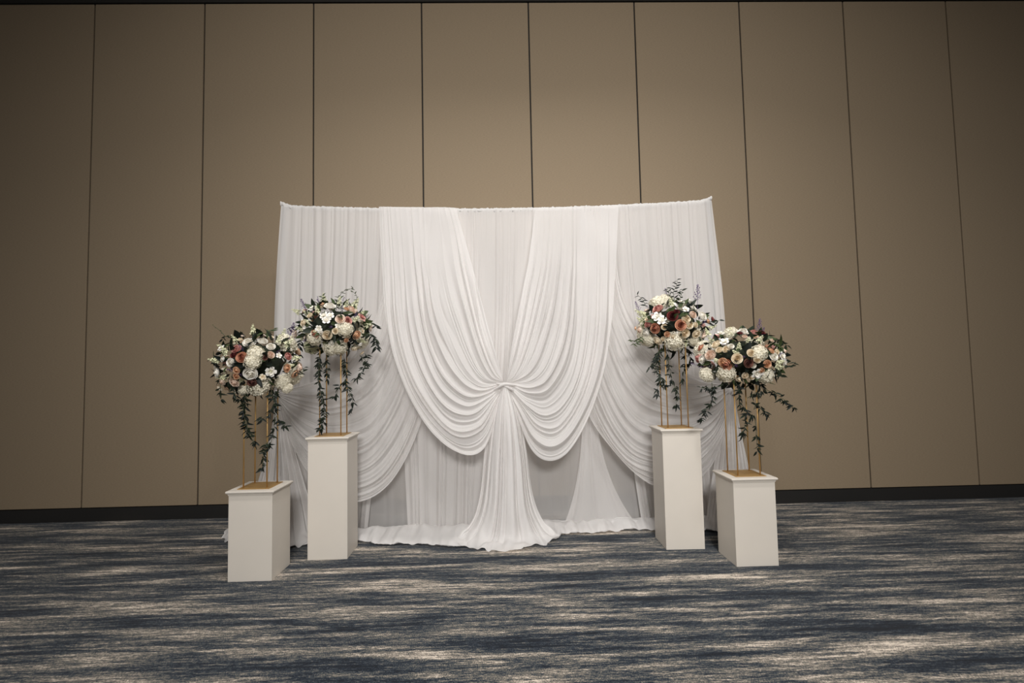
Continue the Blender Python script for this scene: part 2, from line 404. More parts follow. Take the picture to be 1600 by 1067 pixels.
# knotted centre drape: two swags, knot, tail
cs = empty('knotted_swag_drape', (0.03, -0.9, 0)); tag(cs, 'pair of white swags knotted together at the centre with a long tail', 'drape')
cl = [[(712, 325), (735, 405), (756, 485), (774, 550), (786, 594)],
      [(684, 324), (702, 405), (724, 490), (746, 556), (766, 588), (786, 596)],
      [(655, 324), (668, 420), (688, 505), (715, 572), (748, 603), (787, 598)],
      [(628, 324), (639, 430), (657, 530), (687, 602), (727, 634), (762, 622), (787, 600)],
      [(606, 323), (613, 430), (626, 530), (654, 607), (702, 665), (746, 664), (772, 628), (787, 602)],
      [(592, 323), (597, 420), (606, 520), (630, 598), (672, 672), (722, 709), (757, 700), (777, 645), (788, 604)]]
cr_ = [[(836, 326), (826, 405), (810, 485), (798, 550), (792, 594)],
       [(864, 325), (853, 420), (838, 500), (821, 560), (806, 588), (792, 596)],
       [(890, 324), (884, 420), (873, 510), (856, 570), (830, 596), (791, 598)],
       [(916, 323), (913, 430), (906, 530), (889, 600), (856, 636), (825, 628), (803, 610), (791, 600)],
       [(942, 322), (939, 430), (931, 540), (909, 622), (873, 674), (839, 670), (812, 632), (791, 602)],
       [(966, 321), (961, 430), (953, 520), (942, 585), (918, 655), (888, 705), (858, 720), (830, 702), (806, 645), (791, 605)]]
def ycen(k, f): return -0.655 - 0.20*sst(f*1.15) - 0.10*math.sin(PI*f)*(0.4+k)
for keys, sd in ((cl, 2.7), (cr_, 9.4)):
    o = swag('swag', keys, ycen, 10, 0.064, sd, M_SWAG, cs, NS=360, NT=110); rebase(o, cs)
tc_ = [[P3(783, 603, -.86), P3(768, 640, -.84), P3(757, 700, -.84), P3(750, 770, -.85), P3(736, 815, -.90), flo(700, 850, .01)],
       [P3(786, 603, -.92), P3(777, 650, -.96), P3(771, 720, -.98), P3(766, 790, -1.02), P3(755, 835, -1.07), flo(738, 857, .01)],
       [P3(789, 603, -.94), P3(790, 660, -1.0), P3(791, 730, -1.04), P3(791, 800, -1.08), P3(790, 842, -1.13), flo(786, 863, .01)],
       [P3(792, 603, -.92), P3(803, 650, -.96), P3(812, 720, -.98), P3(818, 790, -1.01), P3(828, 830, -1.04), flo(840, 853, .01)],
       [P3(796, 603, -.86), P3(811, 640, -.84), P3(822, 700, -.84), P3(832, 770, -.85), P3(848, 812, -.89), flo(876, 842, .01)]]
rebase(fan('tail', tc_, 9, 0.065, 5.9, M_TAIL, cs, NS=200, NT=80), cs)
kb = MB()
for pts_, rr in (([(766, 613, -.85), (777, 606, -.915), (788, 600, -.945), (799, 601, -.925), (811, 603, -.85)], [.004, .010, .015, .010, .004]),
                 ([(771, 598, -.84), (781, 600, -.905), (791, 604, -.938), (800, 609, -.915), (808, 615, -.85)], [.004, .009, .013, .009, .004])):
    kb.tube(catmull([P3(*q) for q in pts_], 17), list(np.interp(np.linspace(0, 4, 17), range(5), rr)), 12)
rebase(kb.build('knot', M_TAIL, cs, True), cs)

# bunched hem on the carpet
pf = [(347, 842), (372, 856), (420, 858), (460, 856), (520, 846), (560, 848), (600, 853), (640, 852), (700, 856), (740, 857), (785, 858), (830, 852), (868, 845), (884, 836), (940, 834), (1000, 829), (1060, 832), (1110, 831), (1150, 829), (1185, 824)]
fp = catmull([flo(x, y) for x, y in pf], 420)
G = []
for i, q in enumerate(fp):
    s = i/419; x, yf = q[0], q[1]
    endt = min(1, s/0.02, (1-s)/0.03)
    rn = noise.noise(Vector((x*7, 1.1, 0))); rn2 = noise.noise(Vector((x*19, 4.1, 0)))
    yf += 0.040*rn + 0.030*rn2 + 0.018*noise.noise(Vector((x*45, 8.1, 0)))
    hgt = (0.045 + 0.03*noise.noise(Vector((x*3, 9, 0))) + 0.045*pleat(x*5, 1.7) + 0.07*(1-sst(s/0.05)))*(0.6+0.4*endt)
    top = 0.055+0.05*noise.noise(Vector((x*1.7, 5.5, 0)))
    prof = [(-.618, top), (-.632, top*.95), (-.66, (top+hgt)*.5), (-.60+(yf+.60)*.35, hgt*.98), (-.60+(yf+.60)*.62, hgt*.80), (yf+.05, hgt*.62), (yf, hgt*.30), (yf+.012, .015), (yf+.05, .004)]
    cv = catmull([(0, a, b) for a, b in prof], 26, False); row = []
    for j, c in enumerate(cv):
        d = 0.026*noise.noise(Vector((x*13, c[1]*2.5, c[2]*2.5+2)))+0.008*noise.noise(Vector((x*26, c[1]*12, c[2]*12)))
        row.append((x, c[1]-d*0.5*endt, max(0.003, c[2]+d*(0.8 if j < 21 else 0.1))))
    G.append(row)
link('bunched_hem', grid_mesh('bunched_hem', G), M_TAIL, bs, True)

# ------------------------------------------------------------------ pedestals and gold stands
PEDS = [(-1.879, -1.548, -0.005, 0.659), (-1.449, -1.152, 0.018, 0.991), (1.505, -1.149, -0.017, 0.991), (1.907, -1.540, 0.001, 0.659)]
PLAB = ['short white square pedestal at the far left in front', 'tall white square pedestal on the left by the drapes',
        'tall white square pedestal on the right by the drapes', 'short white square pedestal at the far right in front']
SLAB = ['four-rod gold flower stand on the short left pedestal', 'four-rod gold flower stand on the tall left pedestal',
        'four-rod gold flower stand on the tall right pedestal', 'four-rod gold flower stand on the short right pedestal']
HW = 0.161
STAND_TOP = [1.44, 1.73, 1.76, 1.43]
for (x, y, rz, h), pl, sl, st in zip(PEDS, PLAB, SLAB, STAND_TOP):
    e = empty('pedestal', (x, y, 0), rz); tag(e, pl, 'pedestal', 'white pedestals')
    bevel(MB().sqrings([(HW, 0.0), (HW, h-0.034)]).build('body', M_PED, e), 0.003)
    bevel(MB().sqrings([(HW+.001, h-.036), (HW+.004, h-.030), (HW+.006, h-.022), (HW+.013, h-.018), (HW+.017, h-.012), (HW+.017, h-.004), (HW+.013, h)]).build('cap', M_PED, e), 0.002)
    g = empty('flower_stand', (x, y, h), rz); tag(g, sl, 'flower stand', 'gold flower stands')
    bevel(MB().sqrings([(.120, .0002), (.120, .005)]).build('base_plate', M_GOLD, g), 0.001)
    for sx in (-1, 1):
        for sy in (-1, 1):
            MB().tube([(sx*.088, sy*.088, .005), (sx*.088, sy*.088, st-h)], 0.0055, 8).build('rod', M_GOLD, g, True)
    bevel(MB().sqrings([(.10, st-h), (.10, st-h+.005)]).build('top_plate', M_GOLD, g), 0.001)

# ------------------------------------------------------------------ flowers
def petal(mb, R, Rtop, h, z0, phi, dphi, tilt=0.0, droop=0.0, n=4):
    b = len(mb.V)
    for j in range(n):
        t = j/(n-1); wd = math.sin(PI*(0.18+0.70*t))**0.7
        for i in range(n):
            a = -1+2*i/(n-1); ph = phi+a*dphi*wd
            rho = R*math.sin(PI/2*min(1, 0.25+t*1.3)); rho += (Rtop-R)*sst((t-.35)/.65)
            rho *= 1-0.05*(1-a*a)*tilt
            z = z0+h*t*(1-0.10*a*a) - droop*sst((t-.6)/.4)
            mb.V.append((rho*math.cos(ph), rho*math.sin(ph), z))
    for j in range(n-1):
        for i in range(n-1):
            q = b+j*n+i; mb.F.append((q, q+1, q+n+1, q+n))
def rose_mesh(name, opened=0.5, seed=1):
    r = random.Random(seed); mb = MB()
    for n_, R, Rt, h, z0, dr, w_ in ((2, .12, .03, .70, -.05, 0, 1.6), (3, .25, .15, .72, -.12, 0, 1.25), (3, .40, .32, .68, -.16, 0, 1.1), (4, .58, .50, .60, -.20, .02, .95), (5, .78, .72+.1*opened, .58, -.28, .05, .80), (6, .95, .92+.12*opened, .50, -.36, .04+.1*opened, .68)):
        p0 = r.random()*6
        for k in range(n_): petal(mb, R*(1+.06*(r.random()-.5)), Rt*(1+.08*(r.random()-.5)), h*(1+.1*(r.random()-.5)), z0, p0+2*PI*k/n_, w_, dr, dr)
    me = mesh_from(name, mb.V, mb.F); me.shade_smooth(); return me
def open_mesh(name, seed=1):       # open bloom, two rings of petals round a small boss
    r = random.Random(seed); mb = MB()
    for n_, R, Rt, h, z0, dr, w_ in ((5, .30, .52, .46, -.2, 0, .75), (5, .5, 1.0, .34, -.26, .12, .62)):
        p0 = r.random()*6
        for k in range(n_): petal(mb, R, Rt*(1+.15*(r.random()-.5)), h*(1+.25*(r.random()-.5)), z0, p0+2*PI*k/n_, w_, 0, dr)
    b = len(mb.V)
    for z, rr in ((-.1, .14), (.12, .17), (.2, .08)):
        for k in range(6): mb.V.append((rr*math.cos(k*PI/3), rr*math.sin(k*PI/3), z))
    for i in range(2):
        for k in range(6): mb.F.append((b+6*i+k, b+6*i+(k+1) % 6, b+6*i+6+(k+1) % 6, b+6*i+6+k))
    mb.F.append(tuple(b+12+k for k in range(6)))
    me = mesh_from(name, mb.V, mb.F); me.shade_smooth(); return me
def floret(mb, c, nrm, s, r, cup=0.25):
    nrm = Vector(nrm).normalized(); a = nrm.orthogonal().normalized(); a = Matrix.Rotation(r.random()*PI, 3, nrm) @ a; b_ = nrm.cross(a); c = Vector(c)
    for k in range(4):
        d = a*math.cos(k*PI/2)+b_*math.sin(k*PI/2); e = a*math.cos(k*PI/2+PI/2)+b_*math.sin(k*PI/2+PI/2); i = len(mb.V)
        mb.V += [tuple(c), tuple(c+(d*.75+e*.5*-1+nrm*cup)*s*.8), tuple(c+(d*1.1+nrm*cup*.7)*s), tuple(c+(d*.75+e*.5+nrm*cup)*s*.8)]
        mb.F.append((i, i+1, i+2, i+3))
def hydrangea_mesh(name, seed):
    r = random.Random(seed); mb = MB()
    n = 95
    for i in range(n):
        z = 1-1.65*(i+.5)/n; q = math.sqrt(max(0, 1-z*z)); ph = i*2.39996
        d = Vector((q*math.cos(ph), q*math.sin(ph), z*.85)); floret(mb, d*(.90+.12*r.random()), d+Vector((r.random()-.5, r.random()-.5, r.random()-.5))*.6, .21, r)
    b = len(mb.V)                               # inner green-white body behind the florets
    for j in range(7):
        th = .05+2.5*j/6
        for k in range(10): mb.V.append((.82*math.sin(th)*math.cos(k*PI/5), .82*math.sin(th)*math.sin(k*PI/5), .72*math.cos(th)))
    for j in range(6):
        for k in range(10): mb.F.append((b+10*j+k, b+10*j+10+k, b+10*j+10+(k+1) % 10, b+10*j+(k+1) % 10))
    return mesh_from(name, mb.V, mb.F)
def stock_mesh(name, seed, n=16):              # upright spike of small florets and buds, length 1 along +Z
    r = random.Random(seed); mb = MB(); mb.tube([(0, 0, -.3), (.02, .01, .4), (.05, 0, 1.0)], [.03, .025, .01], 5)
    for i in range(n):
        t = i/(n-1); ph = i*2.4; z = .05+t*.93; rr = .26*(1-t)+.05
        d = Vector((math.cos(ph), math.sin(ph), .5+t)); floret(mb, Vector((.05*z+rr*.6*math.cos(ph), rr*.6*math.sin(ph), z)), d, .24*(1-.65*t), r, .45)
    return mesh_from(name, mb.V, mb.F)
def spray_mesh(name, seed, n=26):              # airy spray of tiny buds on branching stems, length 1 along +Z
    r = random.Random(seed); mb = MB(); mb.tube([(0, 0, -.3), (.02, 0, .5), (0, .02, 1.0)], [.016, .012, .006], 4)
    for i in range(n):
        t = .25+.75*i/(n-1); ph = i*2.4; L_ = .30*(1.1-t)*(0.6+.6*r.random()); p0 = Vector((0, 0, t-.12)); p1 = Vector((L_*math.cos(ph), L_*math.sin(ph), t+.02))
        mb.tube([p0, p1], .006, 3, False); b = len(mb.V); s_ = .030+.014*r.random()
        for d in ((1, 0, 0), (-1, 0, 0), (0, 1, 0), (0, -1, 0), (0, 0, 1.4), (0, 0, -1)): mb.V.append(tuple(p1+Vector(d)*s_))
        for f in ((0, 2, 4), (2, 1, 4), (1, 3, 4), (3, 0, 4), (2, 0, 5), (1, 2, 5), (3, 1, 5), (0, 3, 5)): mb.F.append(tuple(b+q for q in f))
    return mesh_from(name, mb.V, mb.F)
def leaf_mesh(name, wd, curl, fold):           # unit length along +X, normal +Z
    V = []; n = 6
    for i in range(n+1):
        t = i/n; hw = wd*math.sin(PI*min(1, t**.8*.98+.01))**.85*(1-.15*t); z = -curl*t*t; x = t
        V += [(x, -hw, z+fold*hw), (x, 0, z), (x, hw, z+fold*hw)]
    Fs = []
    for i in range(n):
        for k in range(2): q = 3*i+k; Fs.append((q, q+1, q+4, q+3))
    me = mesh_from(name, V, Fs); me.shade_smooth(); return me
R_MESH = [rose_mesh('rose', .3, 1), rose_mesh('rose', .8, 2), rose_mesh('rose', .0, 3)]
O_MESH = [open_mesh('open_bloom', 1), open_mesh('open_bloom', 2)]
H_MESH = [hydrangea_mesh('hydrangea', 1), hydrangea_mesh('hydrangea', 2)]
S_MESH = [stock_mesh('stock_stem', 1), stock_mesh('stock_stem', 2, 13)]
Y_MESH = [spray_mesh('spray', 1), spray_mesh('spray', 2, 20)]
L_MESH = [leaf_mesh('leaf', .17, .20, .35), leaf_mesh('leaf', .15, .55, .3), leaf_mesh('leaf', .28, .12, .25), leaf_mesh('leaf', .22, .35, .4)]
for me in R_MESH+O_MESH+H_MESH+S_MESH+Y_MESH+L_MESH: me.materials.append(None)
FM = {'w': bloom('white_petals', srgb(248, 245, 238), srgb(243, 236, 220)), 'c': bloom('cream_petals', srgb(243, 232, 210), srgb(236, 214, 178)),
      'b': bloom('blush_petals', srgb(243, 226, 210), srgb(234, 200, 176)), 'p': bloom('peach_petals', srgb(232, 194, 160), srgb(210, 150, 108)),
      'k': bloom('pink_petals', srgb(220, 168, 156), srgb(184, 112, 106)), 't': bloom('terracotta_petals', srgb(212, 156, 126), srgb(152, 80, 62)),
      'r': bloom('burgundy_petals', srgb(112, 48, 46), srgb(60, 20, 26)), 'm': bloom('mauve_brown_petals', srgb(140, 98, 84), srgb(84, 44, 44)),
      'H': simple('hydrangea_petals', srgb(236, 229, 208), .6, var=.08, scale=3), 'G': simple('green_hydrangea_petals', srgb(196, 196, 160), .6, var=.1, scale=3),
      'S': simple('stock_petals', srgb(226, 226, 190), .6, var=.14, scale=4), 'U': simple('purple_buds', srgb(92, 70, 112), .6, var=.2, scale=6)}
M_LEAF = [simple('dark_leaf', srgb(34, 42, 30), .5, var=.25, scale=5, spec=.25), simple('green_leaf', srgb(62, 74, 44), .5, var=.2, scale=5, spec=.25), simple('deep_leaf', srgb(22, 29, 24), .5, var=.25, scale=5, spec=.25)]
M_STEM = simple('vine_stem', srgb(66, 76, 48), .6)
M_MOSS = simple('moss', srgb(34, 42, 28), .9, var=.4, scale=30, bump=.6, bscale=60)
NAMES = {'H': 'hydrangea', 'G': 'hydrangea', 'S': 'stock_stem', 'U': 'purple_spray', 'O': 'open_bloom'}
rnd = random.Random(21)
def inst(name, me, mat, parent, loc, q, sc):
    o = bpy.data.objects.new(name, me); C.objects.link(o); o.parent = parent
    o.location = loc; o.rotation_mode = 'QUATERNION'; o.rotation_quaternion = q; o.scale = (sc, sc, sc) if not isinstance(sc, tuple) else sc
    o.material_slots[0].link = 'OBJECT'; o.material_slots[0].material = mat; return o
def orient(d, roll): return Vector(d).to_track_quat('Z', 'Y') @ Matrix.Rotation(roll, 4, 'Z').to_quaternion()
def leaf_q(d, up, roll=0.0):
    x = Vector(d).normalized(); z = (Vector(up)-x*Vector(up).dot(x)); z = z.normalized() if z.length > 1e-3 else x.orthogonal().normalized(); y = z.cross(x)
    return (Matrix((x, y, z)).transposed()).to_quaternion() @ Matrix.Rotation(roll, 4, 'X').to_quaternion()

class Arr:
    def __init__(s, name_label, cpx, Y, rad, base, crop):
        s.c = at(cpx[0], cpx[1], Y); s.rad = Vector(rad); s.crop = crop; s.Y = Y
        s.e = empty('flower_arrangement', base); s.base = Vector(base); tag(s.e, name_label, 'flower arrangement', 'flower arrangements on gold stands')
        mb = MB(); n, m_ = 16, 10
        for j in range(m_+1):
            th = PI*j/m_
            for k in range(n):
                ph = 2*PI*k/n; d = Vector((math.sin(th)*math.cos(ph), math.sin(th)*math.sin(ph), math.cos(th))); q = 0.60+0.08*noise.noise(d*3)
                mb.V.append((s.rad.x*q*d.x, s.rad.y*q*d.y, s.rad.z*q*d.z))
        for j in range(m_):
            for k in range(n): mb.F.append((j*n+k, (j+1)*n+k, (j+1)*n+(k+1) % n, j*n+(k+1) % n))
        o = mb.build('moss_ball', M_MOSS, s.e, True); o.location = s.c-s.base
    def hit(s, x, y, grow=1.0):        # point on the front of the flower ball under a pixel
        d = ray(x, y); o = CAM-s.c; R = [r*grow for r in s.rad]
        A = sum((d[i]/R[i])**2 for i in range(3)); B = 2*sum(o[i]*d[i]/R[i]**2 for i in range(3)); Cc = sum((o[i]/R[i])**2 for i in range(3))-1
        D = B*B-4*A*Cc
        t = (-B-math.sqrt(D))/(2*A) if D > 0 else (s.c.y-CAM.y)/d.y
        p = CAM+d*t; nrm = Vector([(p[i]-s.c[i])/R[i]**2 for i in range(3)]).normalized(); return p, nrm
    def put(s, kind, p, nrm, size):
        k0 = kind[0]; rl = rnd.random()*6.28
        j = Vector((rnd.uniform(-.2, .2), rnd.uniform(-.2, .2), rnd.uniform(-.2, .2)))
        d = (nrm+j+Vector((0, -.10, .12))).normalized()
        if k0 == 'H' or k0 == 'G': inst('hydrangea', rnd.choice(H_MESH), FM[k0], s.e, p-s.base-nrm*size*.45, orient(d, rl), size)
        elif k0 == 'S': inst('stock_stem', rnd.choice(S_MESH), FM['S'], s.e, p-s.base-nrm*size*.4, orient((nrm+j*2+Vector((0, 0, .3))).normalized(), rl), size*1.25)
        elif k0 == 'U': inst('purple_spray', rnd.choice(Y_MESH), FM['U'], s.e, p-s.base-nrm*size*.5, orient((nrm+j*2+Vector((0, 0, .4))).normalized(), rl), size*1.5)
        elif k0 == 'O': inst('open_bloom', rnd.choice(O_MESH), FM[kind[1]], s.e, p-s.base, orient(d, rl), size)
        else: inst('rose', rnd.choice(R_MESH), FM[k0], s.e, p-s.base-nrm*size*.15, orient(d, rl), size)
    def flowers(s, spec, scale):
        x0, y0, sc = s.crop
        for kind, u, v, r in spec:
            p, nrm = s.hit(x0+u/sc, y0+v/sc); size = r/sc*((p-CAM).dot(CF))/F_PX*scale; s.put(kind, p, nrm, size)
    def backfill(s, n):                # flowers round the sides and back
        for i in range(n):
            ph = PI*(i+.5)/n*1.0; z = rnd.uniform(-.55, .85); q = math.sqrt(1-z*z)
            d = Vector((q*math.cos(ph), q*math.sin(ph)*1.0+.12, z)); p = s.c+Vector((d.x*s.rad.x, d.y*s.rad.y, d.z*s.rad.z))
            kd = rnd.choice(['w', 'c', 'b', 'p', 'H', 'H', 'k', 'S', 'Ow', 't']); s.put(kd, p, d.normalized(), {'H': .085, 'S': .10}.get(kd, .045))
    def fillers(s, n):                 # small blooms tucked between the large ones all round
        for i in range(n):
            z = 1-1.7*(i+.5)/n; q = math.sqrt(max(0, 1-z*z)); ph = i*2.39996+1.1
            d = Vector((q*math.cos(ph), q*math.sin(ph), z)); p = s.c+Vector((d.x*s.rad.x, d.y*s.rad.y, d.z*s.rad.z))*.93
            kd = rnd.choice(['S', 'S', 'Ow', 'Oc', 'c', 'w', 'b', 'U']); s.put(kd, p, d, {'S': .055, 'U': .05}.get(kd, .024))
    def leaves(s, n, lmin=.06, lmax=.10, sub=.84):
        for i in range(n):
            z = 1-2*(i+.5)/n; q = math.sqrt(1-z*z); ph = i*2.39996+.3
            d = Vector((q*math.cos(ph), q*math.sin(ph), z)); p = Vector((d.x*s.rad.x, d.y*s.rad.y, d.z*s.rad.z))*sub
            t = Vector((rnd.uniform(-1, 1), rnd.uniform(-1, 1), rnd.uniform(-1, 1))); out = (d*.75+t*.75).normalized()
            me = rnd.choice(L_MESH[2:] if rnd.random() < .6 else L_MESH[:2])
            inst('leaf', me, rnd.choice(M_LEAF), s.e, s.c+p-s.base, leaf_q(out, d, rnd.uniform(-.6, .6)), rnd.uniform(lmin, lmax))
    def vine(s, pts, step=.020, ll=(.034, .056), mat=None, dy=0.0, whorl=None):
        P = [at(x, y, s.Y+yy+dy)-s.base for x, y, yy in pts]; n = max(6, int(sum((P[i+1]-P[i]).length for i in range(len(P)-1))/.02))
        cv = [Vector(q) for q in catmull(P, n)]
        v = MB().tube(cv, [.0025*(1-.5*i/(n-1)) for i in range(n)], 5).build('vine', M_STEM, s.e, True)
        L_ = sum((cv[i+1]-cv[i]).length for i in range(n-1))
        if whorl:                       # leaves in loose tufts along a bare stem
            k = max(1, round(L_/whorl)); f0 = rnd.uniform(.3, .7)
            spots = [((i+f0+rnd.uniform(-.25, .25))/k, rnd.randint(4, 7)) for i in range(k)]+[(1.0, 4)]
        else:
            k = max(4, int(L_/step)); spots = [(i/k, 1) for i in range(1, k+1)]
        sd = 1
        for fr_, cnt in spots:
            f = min(1, max(0, fr_))*(n-1); a = min(int(f), n-2); p = cv[a].lerp(cv[a+1], f-a); t = (cv[a+1]-cv[a]).normalized()
            for c_ in range(cnt):
                sd = -sd
                if whorl: d = (Vector((rnd.uniform(-1, 1)+.3*sd, rnd.uniform(-.9, .4), rnd.uniform(-.75, .55)))+t*.25+Vector((0, 0, -.25))).normalized(); q = p+Vector((rnd.uniform(-.007, .007), rnd.uniform(-.007, .004), rnd.uniform(-.014, .014)))
                else: d = (Vector((sd, rnd.uniform(-.9, .5), rnd.uniform(-.3, .3)))*rnd.uniform(.5, 1.1)+t*rnd.uniform(.2, .8)+Vector((0, 0, -.2))).normalized(); q = p
                inst('leaf', rnd.choice(L_MESH[:2]), mat or rnd.choice([M_LEAF[0], M_LEAF[2]]), v, q, leaf_q(d, Vector((rnd.uniform(-.5, .5), -1, rnd.uniform(0, .9))), rnd.uniform(-.7, .7)), rnd.uniform(*ll))
    def sprig(s, pts, mat=None, ll=(.035, .055), step=.016): s.vine(pts, step, ll, mat=mat, whorl=None)

A1 = Arr('round arrangement with large white blooms and one terracotta rose on the short left stand', (402, 567), -1.548, (.315, .30, .245), (-1.879, -1.548, 1.446), (320, 500, 7.62))
A2 = Arr('airy arrangement of cream roses with a curling green tendril on the tall left stand', (522, 512), -1.152, (.30, .28, .235), (-1.449, -1.152, 1.736), (440, 440, 7.62))
A3 = Arr('arrangement with three dusky terracotta roses and tall purple spray on the tall right stand', (1053, 510), -1.149, (.29, .28, .245), (1.505, -1.149, 1.766), (980, 430, 7.62))
A4 = Arr('wide arrangement of cream roses with trailing greenery on the short right stand', (1161, 560), -1.54, (.345, .30, .235), (1.907, -1.54, 1.436), (1080, 490, 7.11))
A1.flowers([('w', 525, 260, 80), ('w', 690, 240, 66), ('w', 790, 310, 56), ('H', 605, 390, 105), ('H', 560, 490, 100), ('k', 370, 335, 60), ('t', 435, 440, 72), ('w', 300, 505, 56), ('w', 540, 640, 88),
            ('b', 785, 410, 54), ('r', 335, 410, 42), ('m', 715, 445, 34), ('b', 345, 750, 62), ('w', 135, 630, 62), ('p', 255, 815, 44), ('c', 178, 820, 40), ('b', 200, 740, 46), ('p', 372, 600, 46),
            ('p', 368, 672, 42), ('H', 650, 830, 135), ('H', 950, 770, 95), ('H', 1000, 835, 66), ('p', 1080, 645, 56), ('p', 985, 575, 56), ('k', 1000, 430, 52), ('S', 110, 480, 95), ('S', 220, 375, 95),
            ('S', 575, 130, 95), ('S', 365, 235, 80), ('S', 985, 270, 100), ('S', 1085, 450, 90), ('S', 890, 250, 80), ('Ow', 785, 620, 66), ('Oc', 690, 680, 40), ('m', 560, 750, 60), ('Ow', 380, 865, 66),
            ('U', 862, 385, 45), ('U', 440, 660, 36), ('Ow', 190, 330, 46), ('H', 460, 860, 70)], 1.0)
A2.flowers([('w', 575, 280, 70), ('Ow', 500, 400, 55), ('Ow', 530, 450, 55), ('Ow', 580, 400, 45), ('b', 700, 440, 60), ('k', 790, 462, 52), ('b', 840, 325, 62), ('p', 775, 320, 36), ('Ok', 960, 420, 62),
            ('c', 540, 640, 64), ('c', 640, 590, 40), ('H', 770, 575, 98), ('t', 385, 635, 62), ('H', 365, 690, 92), ('H', 590, 830, 95), ('H', 700, 820, 90), ('G', 330, 810, 95), ('p', 900, 640, 60),
            ('b', 145, 620, 58), ('c', 250, 490, 46), ('w', 265, 560, 42), ('Ow', 440, 560, 46), ('w', 465, 605, 32), ('Ow', 370, 310, 58), ('S', 190, 350, 85), ('S', 420, 350, 80), ('S', 680, 240, 85),
            ('S', 500, 205, 80), ('S', 1030, 530, 85), ('w', 940, 755, 36), ('c', 880, 800, 52), ('Oc', 960, 850, 42), ('p', 470, 262, 40), ('k', 270, 345, 40), ('U', 580, 540, 55), ('U', 880, 425, 50),
            ('U', 430, 215, 45), ('U', 270, 290, 55), ('U', 1020, 425, 40), ('p', 770, 700, 32), ('U', 720, 220, 45), ('c', 330, 400, 40)], 1.0)
A3.flowers([('H', 350, 300, 110), ('H', 440, 260, 80), ('k', 358, 392, 68), ('Ow', 350, 490, 62), ('Ow', 410, 530, 60), ('k', 240, 575, 56), ('t', 328, 635, 68), ('w', 220, 690, 56), ('H', 230, 775, 95),
            ('c', 360, 785, 60), ('H', 570, 820, 118), ('r', 540, 480, 66), ('r', 590, 430, 40), ('t', 640, 592, 68), ('c', 705, 520, 60), ('c', 748, 588, 54), ('w', 905, 480, 68), ('b', 790, 465, 52),
            ('w', 730, 300, 54), ('w', 785, 378, 38), ('c', 685, 692, 70), ('p', 475, 705, 38), ('c', 545, 738, 42), ('c', 440, 617, 40), ('r', 1025, 530, 42), ('p', 968, 545, 36), ('c', 830, 705, 56),
            ('S', 170, 450, 80), ('S', 530, 330, 85), ('S', 150, 545, 70), ('Ow', 640, 310, 44), ('U', 905, 590, 55), ('b', 920, 705, 38), ('b', 140, 650, 46), ('p', 95, 632, 28), ('H', 820, 800, 70),
            ('S', 1000, 640, 80), ('c', 820, 590, 38), ('Ow', 700, 400, 44)], 1.0)
A4.flowers([('H', 430, 185, 78), ('w', 580, 192, 66), ('r', 540, 210, 36), ('k', 700, 200, 50), ('r', 790, 205, 38), ('Ow', 320, 215, 60), ('c', 268, 335, 58), ('Ow', 370, 305, 52), ('c', 388, 390, 50),
            ('c', 308, 398, 46), ('S', 530, 375, 70), ('w', 440, 360, 40), ('S', 640, 305, 75), ('S', 760, 290, 75), ('b', 205, 457, 68), ('w', 112, 512, 50), ('t', 100, 372, 46), ('p', 350, 545, 60),
            ('t', 385, 570, 68), ('c', 510, 498, 64), ('H', 770, 430, 92), ('c', 670, 435, 52), ('c', 740, 505, 50), ('m', 640, 550, 58), ('p', 850, 560, 50), ('w', 925, 472, 50), ('Ow', 1020, 472, 52),
            ('Ow', 1045, 545, 46), ('p', 900, 412, 36), ('c', 958, 422, 36), ('H', 370, 690, 108), ('H', 150, 705, 88), ('t', 200, 682, 46), ('c', 600, 692, 42), ('c', 670, 712, 42), ('c', 540, 738, 42),
            ('Ow', 735, 670, 66), ('p', 785, 632, 36), ('H', 850, 725, 85), ('U', 510, 602, 50), ('U', 45, 590, 60), ('U', 590, 480, 45), ('S', 980, 560, 80), ('S', 180, 220, 75), ('b', 140, 250, 36)], 1.0)
for A in (A1, A2, A3, A4):
    A.backfill(18); A.fillers(34); A.leaves(190)
# trailing vines and sprigs; third number = depth in front of the arrangement's centre plane
A1.vine([(388, 612, -.10), (383, 635, -.13), (385, 660, -.12), (390, 680, -.12)], whorl=0.035)
A1.vine([(384, 615, -.14), (380, 640, -.15), (386, 668, -.15), (398, 695, -.14)], whorl=0.051)
A1.vine([(422, 605, -.05), (428, 625, -.10), (424, 645, -.11), (408, 655, -.12)], whorl=0.042)
A1.vine([(430, 610, -.05), (430, 640, -.06), (428, 672, -.08), (422, 695, -.1), (418, 700, -.1)], whorl=0.061)
A1.vine([(432, 650, -.06), (438, 662, -.06), (446, 664, -.05)], whorl=0.058)
A1.vine([(418, 690, -.1), (412, 712, -.1), (410, 730, -.1)], whorl=0.042)
A1.vine([(345, 590, -.12), (344, 612, -.12), (345, 622, -.12)], whorl=0.058)
A1.vine([(360, 600, -.15), (370, 622, -.15), (378, 628, -.15)], whorl=0.051)
A2.vine([(500, 555, -.10), (498, 580, -.13), (499, 605, -.13), (506, 630, -.13), (506, 655, -.12), (500, 672, -.12)], whorl=0.035)
A2.vine([(508, 560, -.08), (512, 578, -.1), (511, 590, -.1)], whorl=0.051)
A2.vine([(538, 560, -.06), (541, 580, -.08), (540, 598, -.1), (546, 612, -.1), (552, 632, -.1), (548, 642, -.1)], whorl=0.042)
A2.vine([(562, 555, .0), (572, 565, .0), (566, 580, -.02), (556, 592, -.02)], whorl=0.054)
A2.vine([(540, 595, -.1), (530, 605, -.1), (524, 622, -.1)], whorl=0.064)
A2.vine([(570, 552, .0), (575, 560, .0), (573, 568, .0)], whorl=0.054)
A3.vine([(1030, 548, -.1), (1020, 566, -.12), (1016, 574, -.12)], whorl=0.058)
